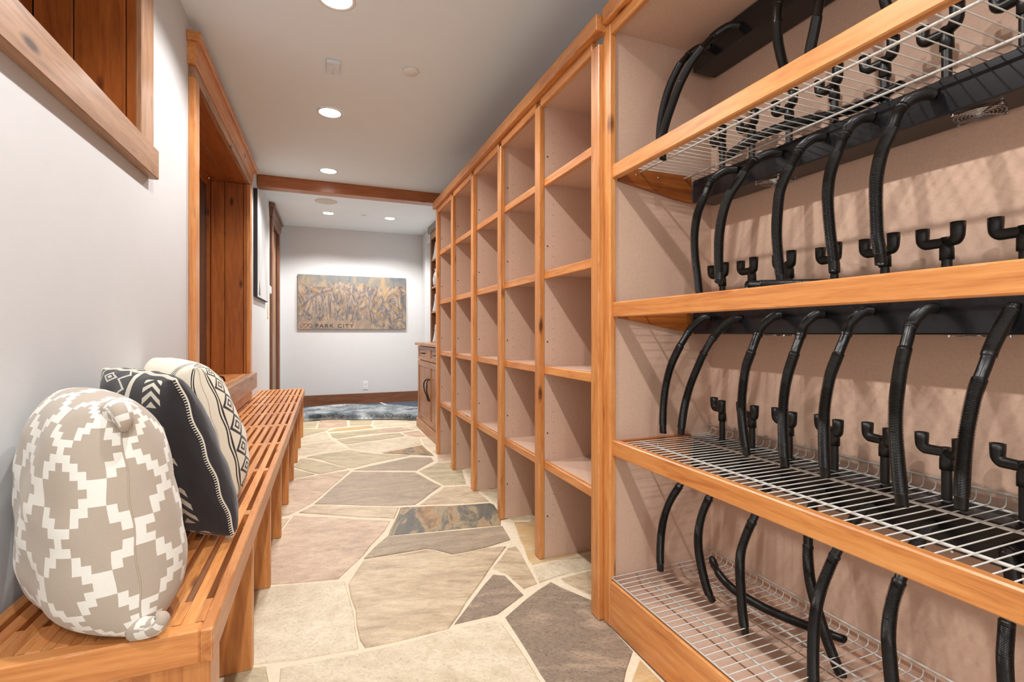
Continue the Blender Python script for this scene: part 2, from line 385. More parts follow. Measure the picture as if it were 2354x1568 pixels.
for kd, l in [
    ('cream', [(60, 885), (135, 872), (580, 838), (612, 940), (662, 1228), (300, 1290), (45, 1318), (-75, 1335), (-110, 900)]),
    ('pink', [(288, 462), (560, 476), (845, 492), (815, 545), (690, 690), (545, 826), (135, 860), (60, 868), (150, 680), (215, 560)]),
    ('tan', [(196, 480), (262, 478), (205, 560), (140, 680), (60, 690), (60, 560)]),
    ('tan', [(690, 722), (865, 691), (1050, 660), (1100, 663), (1200, 692), (1400, 651), (1510, 640), (1418, 765), (1180, 1110), (900, 1180), (700, 1222), (670, 1180), (645, 1010), (603, 858)]),
    ('strip', [(902, 416), (1280, 400), (1420, 390), (1440, 398), (1482, 470), (1480, 518), (1150, 548), (832, 577), (866, 500)]),
    ('tan', [(318, 445), (405, 404), (893, 416), (868, 478), (600, 465)]),
    ('grey', [(625, 210), (985, 213), (1138, 291), (985, 400), (840, 407), (405, 396)]),
    ('tan', [(1015, 400), (1155, 300), (1290, 292), (1330, 312), (1412, 380), (1280, 391)]),
    ('green', [(1010, 206), (1115, 158), (1190, 156), (1252, 190), (1280, 283), (1150, 287)]),
    ('cream', [(1270, 190), (1340, 176), (1560, 176), (1560, 300), (1345, 300), (1305, 285)]),
    ('cream', [(1352, 312), (1620, 312), (1620, 430), (1540, 445), (1460, 398)]),
    ('pink', [(245, 262), (420, 232), (612, 202), (400, 385), (262, 458), (190, 474), (120, 474), (170, 330)]),
    ('tan', [(1432, 765), (1522, 650), (1568, 640), (1690, 852), (1612, 882), (1515, 798)]),
    ('dark', [(1437, 800), (1503, 806), (1612, 917), (1460, 1030), (1212, 1087)]),
    ('dark', [(1505, 1046), (1620, 945), (1768, 842), (1825, 872), (2000, 945), (2110, 1098), (2242, 1240), (2175, 1500), (1800, 1500), (1640, 1255)]),
    ('cream', [(1658, 756), (1852, 716), (2040, 672), (2100, 740), (1990, 768), (1785, 818), (1700, 848)]),
    ('tan', [(1826, 822), (1990, 780), (2140, 760), (2200, 860), (2130, 1000), (2010, 925), (1850, 850)]),
    ('green', [(1496, 468), (1660, 440), (1800, 440), (1800, 478), (1552, 490)]),
    ('orange', [(1556, 500), (1810, 490), (1990, 560), (2040, 660), (1850, 702), (1662, 744), (1640, 720), (1586, 592)]),
    ('cream', [(212, 1342), (680, 1252), (1200, 1120), (1440, 1066), (1482, 1080), (1640, 1305), (1770, 1520), (180, 1520), (205, 1410)]),
    ('green', [(-110, 1350), (128, 1330), (146, 1420), (150, 1520), (-110, 1520)]),
    ('orange', [(2282, 1290), (2430, 1440), (2430, 1580), (2205, 1520)]),
]: stone(ZB(l), kd)
stone(ZB([(825, 585), (1160, 556), (1490, 526), (1535, 600), (1400, 643), (1200, 684), (1100, 657), (1050, 652), (865, 683), (692, 711), (760, 640)]), 'grey', .002)
for kd, l in [
    ('green', [(680, 945), (800, 918), (1150, 864), (1420, 907), (1795, 926), (1400, 1005), (1180, 1062), (1140, 1058), (1000, 1022), (850, 972)]),
    ('green', [(540, 1052), (610, 962), (660, 957), (820, 993), (1125, 1066), (830, 1126), (790, 1120)]),
    ('green', [(520, 1070), (770, 1130), (500, 1188), (400, 1200), (440, 1070)]),
    ('cream', [(560, 936), (590, 820), (960, 766), (1010, 790), (1130, 850), (820, 905)]),
    ('cream', [(600, 800), (640, 737), (890, 676), (942, 754), (800, 778)]),
    ('green', [(480, 640), (700, 640), (930, 640), (878, 663), (640, 723), (480, 740)]),
    ('green', [(480, 560), (700, 556), (812, 560), (775, 628), (480, 635)]),
    ('pink', [(828, 540), (1110, 535), (1128, 610), (930, 630), (795, 630)]),
    ('green', [(1152, 545), (1400, 540), (1372, 594), (1150, 607)]),
    ('orange', [(912, 668), (1000, 637), (1370, 602), (1408, 626), (1200, 648)]),
    ('green', [(935, 690), (1380, 648), (1540, 632), (1360, 694), (1010, 743), (960, 728)]),
    ('pink', [(1385, 692), (1560, 628), (1700, 620), (1855, 645), (1690, 668)]),
    ('cream', [(1420, 545), (1860, 545), (1865, 588), (1730, 605), (1432, 622), (1402, 594)]),
    ('cream', [(1725, 612), (1900, 592), (1960, 640), (1880, 642)]),
    ('green', [(1012, 755), (1690, 682), (1742, 714), (1440, 760), (1102, 803)]),
    ('cream', [(1112, 813), (1450, 770), (1770, 722), (1900, 737), (1922, 802), (1480, 893), (1162, 850)]),
    ('pink', [(1718, 682), (1890, 657), (1990, 726), (1900, 728), (1772, 710)]),
    ('cream', [(1922, 742), (2000, 738), (2120, 830), (2120, 880), (2085, 915), (1955, 810)]),
    ('strip', [(1502, 900), (1930, 814), (2058, 928), (1820, 918)]),
    ('grey', [(1192, 1083), (1822, 941), (2030, 948), (2058, 985), (1868, 1088)]),
    ('pink', [(2098, 908), (2400, 880), (2420, 985), (2240, 986), (2105, 994)]),
]: stone(ZA(l), kd)
# stones that only other views meet: under the bench, toward the far room, behind the viewer, under the shelves
def rough_row(x0, x1, y0, y1, nx, ny):
    xs = [[x0 + (x1 - x0) * i / nx + (random.uniform(-.06, .06) if 0 < i < nx else 0) for i in range(nx + 1)] for _ in range(ny + 1)]
    ys = [[y0 + (y1 - y0) * j / ny + (random.uniform(-.06, .06) if 0 < j < ny else 0) for _ in range(nx + 1)] for j in range(ny + 1)]
    for i in range(nx):
        for j in range(ny):
            q = [(xs[j][i], ys[j][i]), (xs[j][i + 1], ys[j][i + 1]), (xs[j + 1][i + 1], ys[j + 1][i + 1]), (xs[j + 1][i], ys[j + 1][i])]
            c = (sum(p[0] for p in q) / 4, sum(p[1] for p in q) / 4)
            q = [(p[0] + (c[0] - p[0]) * .035, p[1] + (c[1] - p[1]) * .035) for p in q]
            stone(q, random.choice(['cream', 'tan', 'pink', 'green', 'grey', 'tan']))
rough_row(-.62, -.33, 1.85, 6.1, 1, 9)
rough_row(-.62, .25, -.6, 1.08, 2, 3)
rough_row(.25, .98, -.6, .70, 2, 3)
rough_row(-.55, 1.5, 6.55, 7.8, 5, 3)
rough_row(1.12, 1.47, 2.2, 4.3, 1, 5)

# ------------------------------------------------------------------ window 1 (upper left), window 2, doorway 2 on the left wall
def window(name, n, label, y0, y1, z0, z1, depth, sill, casw, near_cas=True, head=None, apron=False, tone='b', cas_off=.02, sill_off=.032, sill_y=None):
    t = thing(name, '', '', (-.6, (y0 + y1) / 2, z0)); del t['category']; t['label'] = label; struct(t)
    D = -depth
    # reveal boards
    for (ya, yb, nm) in ((y1, y1 + .02, 'jamb_board'), (y0 - .02, y0, 'jamb_board')):
        edges = [D, D * .62, D * .10, 0.004]
        for a, b_ in zip(edges[:-1], edges[1:]):
            box(nm, (a + .0015, b_ - .0015), (ya, yb), (z0, z1), W['rz'], t, wall_xf, bev=.003)
    box('head_board', (D, D * .5), (y0, y1), (z1, z1 + .02), W['ry'], t, wall_xf); box('head_board', (D * .5 + .003, .004), (y0, y1), (z1, z1 + .02), W['ry'], t, wall_xf)
    box('sill_board', (D, -.002), (y0 - .02, y1 + .02), (z0 - .03, z0), W['ry'] if sill_off < .05 else W['oy'], t, wall_xf, bev=.003)
    box('jamb_light_block', (D - .03, -.002), (y1 + .0202, y1 + .0214), (z0 - .03, z1 + .02), M_GLASS, t, wall_xf, bev=0)  # added dark sheet: stops world light leaking through the jamb board gaps
    box('jamb_light_block', (D - .03, -.002), (y0 - .0214, y0 - .0202), (z0 - .03, z1 + .02), M_GLASS, t, wall_xf, bev=0)
    box('head_light_block', (D - .03, -.002), (y0, y1), (z1 + .0202, z1 + .0214), M_GLASS, t, wall_xf, bev=0)  # added light block above the head boards, not joinery
    # sash
    box('sash_stile', (D - .035, D), (y1 - .07, y1), (z0, z1), W['rz'], t, wall_xf); box('sash_stile', (D - .035, D), (y0, y0 + .07), (z0, z1), W['rz'], t, wall_xf)
    box('sash_rail', (D - .035, D), (y0 + .07, y1 - .07), (z0, z0 + .07), W['ry'], t, wall_xf); box('sash_rail', (D - .035, D), (y0 + .07, y1 - .07), (z1 - .07, z1), W['ry'], t, wall_xf)
    box('glass', (D - .022, D - .016), (y0 + .06, y1 - .06), (z0 + .06, z1 - .06), M_GLASS, t, wall_xf, bev=0)
    # casing
    box('casing', (.0, cas_off), (y1, y1 + casw), (z0, z1), W[tone + 'z'], t, wall_xf, bev=.003)
    if near_cas: box('casing', (.0, cas_off), (y0 - casw, y0), (z0, z1), W[tone + 'z'], t, wall_xf, bev=.003)
    return t
t = window('window_1', 1, 'upper window cut off by the left edge of the photo', .80, 2.15, 1.795, 2.55, .29, True, .13, tone='b')
box('window_sill', (0, .034), (.62, 2.292), (1.682, 1.797), W['by'], t, wall_xf, bev=.004)
t = window('window_2', 2, 'tall window with deep wooden reveal beyond the pillows', 2.962, 4.77, .733, 2.375, .27, True, .09, cas_off=.03, sill_off=.064, tone='o')
box('window_sill', (0, .066), (2.85, 4.885), (.600, .733), W['by'], t, wall_xf, bev=.003)
box('apron', (0, .03), (2.88, 4.86), (.505, .600), W['oy'], t, wall_xf, bev=.003)
box('casing_head', (0, .03), (2.872, 4.86), (2.375, 2.43), W['by'], t, wall_xf, bev=.003)
prism('crown', [(0, 2.43), (.034, 2.43), (.036, 2.49), (.046, 2.54), (0, 2.54)], 'y', 2.85, 4.90, W['oy'], t, wall_xf)
box('crown_cap', (0, .062), (2.83, 5.02), (2.54, 2.585), W['oy'], t, wall_xf, bev=.003)
tube('window_latch', [wall_xf(-.14, 3.25, .75), wall_xf(-.12, 3.3, .80), wall_xf(-.05, 3.45, .835), wall_xf(.03, 3.58, .80), wall_xf(.035, 3.6, .775)], .006, M_IRON, t)
# doorway behind the canvas
d = thing('door_1', '', '', (-.55, 7.05, 0)); del d['category']; d['label'] = 'brown wooden door with capped casing at far left'; struct(d)
box('casing', (0, .032), (6.56, 6.70), (0, 2.44), W['dz'], d, wall_xf, bev=.004)
box('casing', (0, .032), (7.46, 7.60), (0, 2.44), W['dz'], d, wall_xf, bev=.004)
box('casing_head', (0, .034), (6.56, 7.60), (2.44, 2.50), W['dy'], d, wall_xf, bev=.004)
prism('crown', [(0, 2.50), (.036, 2.50), (.05, 2.60), (0, 2.60)], 'y', 6.52, 7.64, W['dy'], d, wall_xf)
box('crown_cap', (0, .066), (6.48, 7.68), (2.60, 2.64), W['dy'], d, wall_xf, bev=.004)
for i in range(5): box('door_plank', (-.06, -.012), (6.70 + i * .152 + .002, 6.70 + (i + 1) * .152 - .002), (0.01, 2.44), W['bz'], d, wall_xf, bev=.004)
box('threshold_board', (-.16, -.06), (6.66, 7.5), (0, 2.5), W['dz'], d, wall_xf)

# ------------------------------------------------------------------ slatted bench
bn = thing('slatted_bench', 'long orange wooden slatted bench on plank legs under the windows', 'bench', bench_xf(-.21, 3.3, 0))
ZT = .497; Y0, Y1 = 1.115, 5.61; BW = -.425
box('front_rail', (-.024, 0), (Y0, Y1), (.430, ZT), W['oy'], bn, bench_xf, bev=.003)
box('back_rail', (BW, BW + .024), (Y0, Y1), (.430, ZT), W['oy'], bn, bench_xf, bev=.003)
for ya, yb in ((Y0, Y0 + .034), (3.40, 3.458), (Y1 - .034, Y1)):
    box('end_rail', (BW + .024, -.024), (ya, yb), (.430, ZT + .0005), W['ox'], bn, bench_xf, bev=.003)
NS = 9; span = -BW - .048; gap = .0145; sw = (span - (NS + 1) * gap) / NS
spacers = [1.20, 1.80, 2.34, 2.88, 3.96, 4.50, 5.04]
for a, b_ in ((Y0 + .034, 3.40), (3.458, Y1 - .034)):
    for i in range(NS):
        x1 = -.024 - gap - i * (sw + gap)
        box('slat', (x1 - sw, x1), (a, b_), (ZT - .034, ZT - .0005), W['oy'], bn, bench_xf, bev=.0025)
for ys in spacers:
    hw = .045 if ys < 1.3 else .02
    for i in range(NS + 1):
        x1 = -.024 - i * (sw + gap)
        box('spacer', (x1 - gap, x1), (ys - hw, ys + hw), (ZT - .034, ZT - .002), W['oy'], bn, bench_xf, bev=0)
legs = [(1.155, 1.245), (1.76, 1.80), (2.30, 2.34), (2.84, 2.88), (3.38, 3.42), (3.92, 3.96), (4.46, 4.50), (5.00, 5.04), (5.52, 5.56)]
for a, b_ in legs:
    box('leg', (BW + .03, -.012), (a, b_), (0, .430), W['ox'] if 0 else W['oz'], bn, bench_xf, bev=.003)
    box('crossbar', (BW + .03, -.03), (a, b_), (.430, ZT - .036), W['ox'], bn, bench_xf, bev=0)

# ------------------------------------------------------------------ cubby unit
P = [4.356, 3.808, 3.253, 2.708, 2.170, 1.640]; XC = .973; XBK = 1.478
cb = thing('cubby_unit', 'tall open orange wood cubby shelving with five bays', 'shelving', (1.22, 3.0, 0))
for k, y in enumerate(P):
    box('post', (XC, XC + .028), (y - .056, y), (0, 2.17 if k else 2.2), W['oz'], cb, bev=.003)
    box('side_panel', (XC + .028, XBK - .02), (y - .05, y - .031), (0, 2.19), M_MDF, cb, bev=0)
for k in range(5):
    box('head_rail', (XC + .004, XC + .026), (P[k + 1], P[k] - .056), (2.160, 2.205), W['oy'], cb, bev=.003)
    ya, yb = P[k + 1] - .031, P[k] - .05
    box('top_panel', (XC + .028, XBK - .02), (ya, yb), (2.172, 2.19), M_MDF, cb, bev=0)
    box('back_panel', (XBK - .02, XBK), (P[k + 1] - .04, P[k] - .04), (0, 2.19), M_MDF, cb, bev=0)
    for zt in (1.82, 1.377, .924, .470):
        s = box('shelf', (XC + .046, XBK - .022), (ya + .001, yb - .001), (zt - .021, zt - .002), M_MDF if zt > .6 else M_MDF, cb, bev=0)
        l = box('shelf_lip', (XC + .024, XC + .046), (P[k + 1] + .0005, P[k] - .0565), (zt - .038, zt), W['oy'], s, bev=.003)
    holes = [box_data((XC + .075, XC + .078), (yb - .0006, yb + .004), (z, z + .003)) for z in np.arange(.2, 2.1, .05)]
    v_, f_ = join(*holes); mesh_obj('peg_holes', v_, f_, M_HOLE, cb, kind='stuff')
    for z in (1.93, 1.5, 1.04, .6, .2):
        lathe('screw_head', [(0, 0), (.004, 0), (.004, .002)], M_HOLE, cb, seg=10, axis='y', c=(XC + .045, yb - .0015, z))
box('top_cap', (.95, .998), (1.562, 4.385), (2.205, 2.265), W['oy'], cb, bev=.003)

# ------------------------------------------------------------------ boot drying unit shell
XB = .993; YE = 1.545; YN = -.45
bt = thing('boot_rack_unit', 'wide open drying cabinet with wire shelves at the right', 'cabinet', (1.24, .55, 0))
for ya, yb in ((1.537, 1.5835), (YN - .03, YN + .02)):
    box('post', (XB, XB + .026), (ya, yb), (0, 2.225), W['oz'], bt, bev=.003)
box('end_panel', (XB + .026, XBK), (YE, YE + .02), (0, 2.22), M_MDF, bt, bev=0)
box('end_panel', (XB + .026, XBK), (YN - .02, YN), (0, 2.22), M_MDF, bt, bev=0)
box('back_panel', (XBK, XBK + .018), (YN - .02, YE + .02), (0, 2.22), M_MDF, bt, bev=0)
box('top_panel', (XB + .026, XBK), (YN, YE), (2.2, 2.218), M_MDF, bt, bev=0)
box('base_panel', (XB + .026, XBK), (YN, YE), (.10, .118), M_MDF, bt, bev=0)
box('top_rail', (XB + .002, XB + .024), (YN, 1.537), (2.182, 2.226), W['oy'], bt, bev=.003)
box('top_cap', (.972, 1.02), (YN - .05, 1.558), (2.226, 2.285), W['oy'], bt, bev=.003)
box('kickboard', (XB, XB + .022), (YN, 1.535), (0.004, .17), W['oy'], bt, bev=.003)
LIPS = [(1.652, 1.704), (1.140, 1.195), (.629, .686)]
WZ = [1.690, 1.185, .680]
for z0, z1 in LIPS:
    box('shelf_front', (XB + .010, XB + .036), (YN, 1.5445), (z0, z1), W['oy'], bt, bev=.0035)
    prism('shelf_cleat', [(XB + .037, z1 - .004), (XB + .037, z1 - .058), (XB + .16, z1 - .078), (1.30, z1 - .103), (1.355, z1 - .108), (1.44, z1 - .108), (1.44, z1 - .106), (1.359, z1 - .106), (1.359, z1 - .004)], 'y', YE - .020, YE - .0005, W['rx'], bt)
    for x in (1.10, 1.20): lathe('screw_head', [(0, 0), (.004, 0), (.004, .003)], M_CHROME, bt, seg=10, axis='y', c=(x, YE - .0225, z1 - .03))
v_, f_ = join(*[box_data((XB + .1, XB + .102), (YE - .001, YE + .002), (z, z + .003)) for z in np.arange(.2, 2.1, .05)])
# wire shelves
def wire_shelf(z, x0, label, back_lip, rods):
    ws = thing('wire_shelf', label, 'wire shelf', (1.24, .55, z), None)
    r = .0015; xb = XBK - .012
    pts = [(x0, 0, 0), ((x0 + xb) / 2, 0, 0), (xb, 0, 0)]
    if back_lip: pts = [(x0, 0, 0), ((x0 + xb) / 2, 0, 0), (xb - .012, 0, 0), (xb - .003, 0, .004), (xb, 0, .012), (xb, 0, .03)]
    v, f = tube_data(pts, r, 6)
    first = mesh_obj('wire', [(p[0], p[1] + YE - .012, p[2] + z) for p in v], f, M_WIRE, ws, smooth=True)
    loc0 = wloc(first); n = int((YE - YN - .02) / .0275)
    for i in range(1, n): shared(first, loc0 - Vector((0, .0275 * i, 0)), ws)
    for x, dz, rr in rods:
        tube('support_rod', [(x, YE - .003, z + dz), (x, (YE + YN) / 2, z + dz), (x, YN + .003, z + dz)], rr, M_WIRE, ws, seg=8)
    if back_lip:
        tube('back_rail', [(xb - .004, YE - .003, z + .031), (xb - .004, (YE + YN) / 2, z + .031), (xb - .004, YN + .003, z + .031)], .003, M_WIRE, ws)
        tube('back_rail', [(xb - .016, YE - .003, z - .004), (xb - .016, (YE + YN) / 2, z - .004), (xb - .016, YN + .003, z - .004)], .003, M_WIRE, ws)
    return ws
RODS = [(1.118, -.0055, .0036), (1.325, -.0055, .0036)]
wire_shelf(WZ[0], XB + .036, 'white wire shelf high behind the topmost front board', False, RODS)
wire_shelf(WZ[1], XB + .036, 'white wire shelf at eye height hidden behind the middle front board', False, RODS)
wire_shelf(WZ[2], XB + .036, 'white wire shelf just behind the lower front board', True, RODS)
wire_shelf(.182, XB + .006, 'white wire shelf lowest of all behind the kickboard', True, [(XB + .008, -.004, .0028), (1.113, -.0055, .0032), (1.312, -.0055, .0032)])

# ------------------------------------------------------------------ boot dryers
PITCH = .0033
def hose_rad(s, L, cuff=(.125, .185), base=.0128):
    r = base + .0013 * np.where((s / PITCH) % 1 < .5, 1.0, -1.0)
    sm = ((s > cuff[0]) & (s < cuff[1])) | (s < .012) | (s > L - .028)
    r = np.where(sm, base - .0008, r)
    for c in cuff: r = np.where(abs(s - c) < .004, base + .0012, r)
    return r
def hose(path, parent, cuff=(.125, .185), base=.0128, name='hose'):
    P_, s = resample(spline(path), PITCH / 4)
    V, F = tube_data(P_, hose_rad(s, s[-1], cuff, base), 14, caps=False)
    # open end: inner wall
    seg = 14; n = len(P_); e = (np.array(V[(n - 1) * seg:]) - P_[-1]); T = P_[-1] - P_[-3]; T /= np.linalg.norm(T)
    cut = (e @ np.array([0.6, .2, 0.])) * .9
    tail = P_[-1] + e + T * cut[:, None]; inner = P_[-1] + e * .8 + T * cut[:, None]; deep = P_[-6] + e * .8
    o = len(V); V = V + tail.tolist() + inner.tolist() + deep.tolist()
    for A, B in ((o - seg, o), (o, o + seg), (o + seg, o + 2 * seg)):
        for i in range(seg): F.append([A + i, A + (i + 1) % seg, B + (i + 1) % seg, B + i])
    F.append(list(range(o + 2 * seg, o + 3 * seg)))
    return mesh_obj(name, V, F, M_HOSE, parent, smooth=True)
def arc(c, r, a0, a1, d, n=6):
    """quarter bend in the vertical plane through direction d"""
    return [(c[0] + d[0] * r * math.cos(a), c[1] + d[1] * r * math.cos(a), c[2] + r * math.sin(a)) for a in np.linspace(a0, a1, n)]
def fitting_data():
    ds = []
    ds.append(lathe_data([(.0105, -.02), (.0105, .082)], 16))
    ds.append(lathe_data([(.016, -.002), (.016, .003), (.0105, .004)], 16))
    ds.append(lathe_data([(.0105, .074), (.0142, .074), (.0142, .100), (.013, .106), (.012, .128), (0, .130)], 16))
    for d, L in (((0.0, 1.0), .050), ((-.62, -.78), .044)):
        path = [(0, 0, .116), (d[0] * (L - .014), d[1] * (L - .014), .116)] + arc((d[0] * (L - .014), d[1] * (L - .014), .130), .014, -PI / 2, 0, d)[1:] + [(d[0] * L, d[1] * L, .140), (d[0] * L, d[1] * L, .156)]
        rad = [.0118, .0125] + [.0136] * 5 + [.0142, .0145]
        v, f = tube_data(path, rad, 16, caps=False); m0 = len(v) - 16
        ring = np.array(v[m0:]); c = ring.mean(0); inn = c + (ring - c) * .8; low = inn - np.array([0, 0, .02])
        o = len(v); v = v + inn.tolist() + low.tolist()
        for A, B in ((m0, o), (o, o + 16)):
            for i in range(16): f.append([A + i, A + (i + 1) % 16, B + (i + 1) % 16, B + i])
        f.append(list(range(o + 16, o + 32))); ds.append((v, f))
    return join(*ds)
fv, ff = fitting_data()
fit_me = bpy.data.meshes.new('nozzle_fitting'); fit_me.from_pydata([tuple(p) for p in fv], [], ff); fit_me.materials.append(M_BLACK)
fit_me.polygons.foreach_set('use_smooth', [True] * len(fit_me.polygons))
def guard_data():
    ds = []
    for r in (.010, .017, .024, .031, .038, .045):
        ds.append(tube_data([(r * math.cos(a), r * math.sin(a), 0) for a in np.linspace(0, 2 * PI, 29)], .0009, 5, False))
    for k in range(4):
        a = PI / 4 + k * PI / 2
        ds.append(tube_data([(.008 * math.cos(a), .008 * math.sin(a), .001), (.045 * math.cos(a), .045 * math.sin(a), .001), (.052 * math.cos(a), .052 * math.sin(a), .001), (.058 * math.cos(a), .058 * math.sin(a), .002)], .0011, 5))
        ds.append(lathe_data([(0, -.003), (.004, -.002), (.004, .003)], 10, c=(.058 * math.cos(a), .058 * math.sin(a), 0)))
    ds.append(lathe_data([(0, .002), (.009, .002), (.009, .003)], 12))
    return join(*ds)
gv, gf = guard_data(); g_me = bpy.data.meshes.new('fan_guard'); g_me.from_pydata([tuple(p) for p in gv], [], gf); g_me.materials.append(M_CHROME)
YK = [1.41, 1.275, 1.130, .982, .845, .707, .567, .425, .285, .145]
def dryer(z0, z1, label, fittings=True, guards=True):
    t = thing('boot_dryer', label, 'boot dryer', (1.42, .55, z0))
    box('duct_box', (1.362, 1.474), (-.2, 1.522), (z0, z1), M_BOX, t, bev=.004)
    if fittings:
        for i, y in enumerate(YK):
            o = bpy.data.objects.new('nozzle_fitting', fit_me); link(o, t); o.location = Vector((1.402, y, z1 + .008)) - t.location
            o.rotation_euler.z = random.uniform(-.18, .18)
    if guards:
        for y in (1.20, .655, .1):
            o = bpy.data.objects.new('fan_guard', g_me); link(o, t); o.location = Vector((1.424, y, z0 - .004)) - t.location; o.rotation_euler.z = random.uniform(0, .5)
    return t
dT = dryer(2.103, 2.197, 'black boot dryer box mounted highest, under the cabinet top', False, False)
d1 = dryer(1.592, 1.680, 'black boot dryer box with hoses under the highest wire shelf')
d2 = dryer(1.077, 1.175, 'black boot dryer box with hoses under the middle front board')
d3 = dryer(.575, .670, 'black boot dryer box with hoses below the lower front board')
def px_hose(pts, ys, ye, parent, start_z=None, **k):
    """image-traced drop of a hose lying in a plane across the cabinet (depth from ys to ye)"""
    n = len(pts); out = []
    for i, (x, y) in enumerate(pts):
        out.append(at_y(x, y, ys + (ye - ys) * i / max(1, n - 1)))
    s0 = Vector((1.362, ys, out[0].z))
    out[0] = s0
    out = [p for i, p in enumerate(out) if i == 0 or p.x < 1.36]
    return hose(out, parent, **k)
c2 = lambda l: [(1400 + x / 2.465, 400 + y / 2.465) for x, y in l]
c1 = lambda l: [(1400 + x / 2.465, y / 2.465) for x, y in l]
c3 = lambda l: [(1400 + x / 2.465, 932 + y / 2.465) for x, y in l]
# under the high shelf
for pts, ys, ye in [
    ([(1698, 389), (1664, 395), (1635, 418), (1621, 450), (1605, 487), (1597, 535), (1598, 588), (1604, 640), (1609, 690)], 1.30, 1.33),
    ([(1799.6, 353), (1773, 352), (1745, 363), (1720, 385), (1700, 414), (1676, 450), (1661.7, 491), (1653.5, 539.5), (1652, 588), (1653, 633), (1652, 648)], 1.125, 1.125),
    ([(1901, 314), (1870.6, 318), (1844, 337), (1828, 365), (1809.7, 397.6), (1793.5, 438), (1787.4, 486.8), (1785.4, 535.5), (1788.6, 584), (1793.5, 632.9), (1796, 655)], .982, .982),
    ([(2012.6, 270), (1980, 272), (1955.8, 288), (1939.6, 316), (1923, 357), (1909, 397.6), (1903, 446), (1905, 495), (1909, 539.6), (1915, 588), (1917, 625)], .85, .86),
    ([(2156.6, 219), (2126, 217), (2089.7, 231), (2065, 259.6), (2049, 300), (2028.8, 344.8), (2016.6, 397.6), (2013.4, 446), (2014.6, 495), (2016.6, 539.6), (2022.7, 580), (2025, 608)], .71, .74),
]: px_hose(pts, ys, ye, d1)
# under the middle shelf
for pts, ys, ye in [
    (c2([(590, 815), (530, 820), (470, 870), (430, 930), (390, 1000), (350, 1090), (322, 1200), (308, 1320), (305, 1440), (307, 1466)]), 1.43, 1.43),
    (c2([(762, 815), (700, 830), (640, 870), (590, 930), (540, 1010), (500, 1100), (460, 1200), (430, 1310), (412, 1420), (408, 1470)]), 1.285, 1.40),
    (c2([(998, 800), (930, 810), (870, 860), (840, 920), (810, 1000), (775, 1100), (757, 1220), (752, 1340), (762, 1460), (780, 1590)]), 1.125, 1.13),
    (c2([(1240, 795), (1170, 800), (1110, 850), (1085, 920), (1050, 1020), (1010, 1150), (990, 1280), (985, 1400), (988, 1500), (997, 1660)]), .985, .978),
    (c2([(1520, 775), (1440, 780), (1370, 840), (1340, 920), (1300, 1020), (1255, 1140), (1228, 1280), (1218, 1400), (1220, 1560), (1226, 1715)]), .85, .87),
    (c2([(1870, 760), (1790, 770), (1720, 840), (1690, 940), (1660, 1060), (1640, 1180), (1627, 1300), (1624, 1450), (1638, 1650), (1662, 1880)]), .71, .67),
    (c2([(2354, 745), (2300, 775), (2225, 870), (2170, 980), (2130, 1090), (2080, 1220), (2050, 1340), (2022, 1500), (2003, 1700), (1995, 1900)]), .567, .60),
]: px_hose(pts, ys, ye, d2)
# under the lower shelf
def w(x, y, z): return (x, y, z)
def drop(ys, pts, ye, parent=d3):
    out = [Vector((1.362, ys, .625)), Vector((1.335, ys, .622))]
    n = len(pts)
    for i, (x, y) in enumerate(pts): out.append(at_y(x, y, ys + (ye - ys) * (i + 1) / n))
    return hose(out, parent)
drop(1.43, c3([(440, 390), (400, 455), (350, 535), (315, 625), (297, 720), (290, 830), (291, 935)]), 1.43)
drop(1.29, c3([(610, 440), (562, 535), (527, 620), (507, 720), (508, 820), (527, 930), (557, 1045), (585, 1105)]), 1.27)
drop(1.13, c3([(880, 500), (820, 640), (780, 730), (748, 830), (742, 930), (748, 1060), (757, 1180), (772, 1295)]), 1.13)
drop(.985, c3([(1150, 590), (1130, 690), (1128, 780), (1127, 860), (1135, 960), (1152, 1050), (1190, 1190), (1250, 1370), (1330, 1560), (1400, 1680)]), .93)
drop(.85, c3([(1370, 680), (1290, 830), (1240, 940), (1193, 1070), (1168, 1200), (1158, 1350), (1157, 1500), (1160, 1640)]), .90)
drop(.71, c3([(1740, 790), (1690, 890), (1640, 1010), (1608, 1110), (1590, 1210), (1583, 1320), (1592, 1450), (1606, 1600), (1620, 1740)]), .70)
drop(.567, c3([(2290, 1000), (2262, 1150), (2250, 1300), (2243, 1430), (2248, 1560), (2262, 1800)]), .57)
# above the high shelf (dropping from the top box)
px_hose(c1([(590, 270), (500, 278), (420, 345), (370, 430), (330, 530), (303, 640), (290, 740), (288, 830)]), 1.43, 1.40, dT)
px_hose(c1([(760, 148), (680, 150), (600, 200), (530, 270), (460, 365), (400, 480), (355, 600), (322, 700), (303, 790), (305, 900)]), 1.285, 1.37, dT)
px_hose(c1([(1100, -20), (1040, -60), (985, -50), (957, 30), (950, 130), (957, 230), (975, 320), (1000, 420), (1010, 500)]), 1.07, 1.05, dT)
px_hose(c1([(1330, -110), (1280, -130), (1215, -70), (1197, 0), (1180, 90), (1160, 190), (1140, 290), (1125, 420)]), .95, .93, dT)
px_hose(c1([(1650, -240), (1600, -250), (1560, -180), (1555, -80), (1562, 0), (1580, 60), (1600, 160)]), .82, .80, dT)
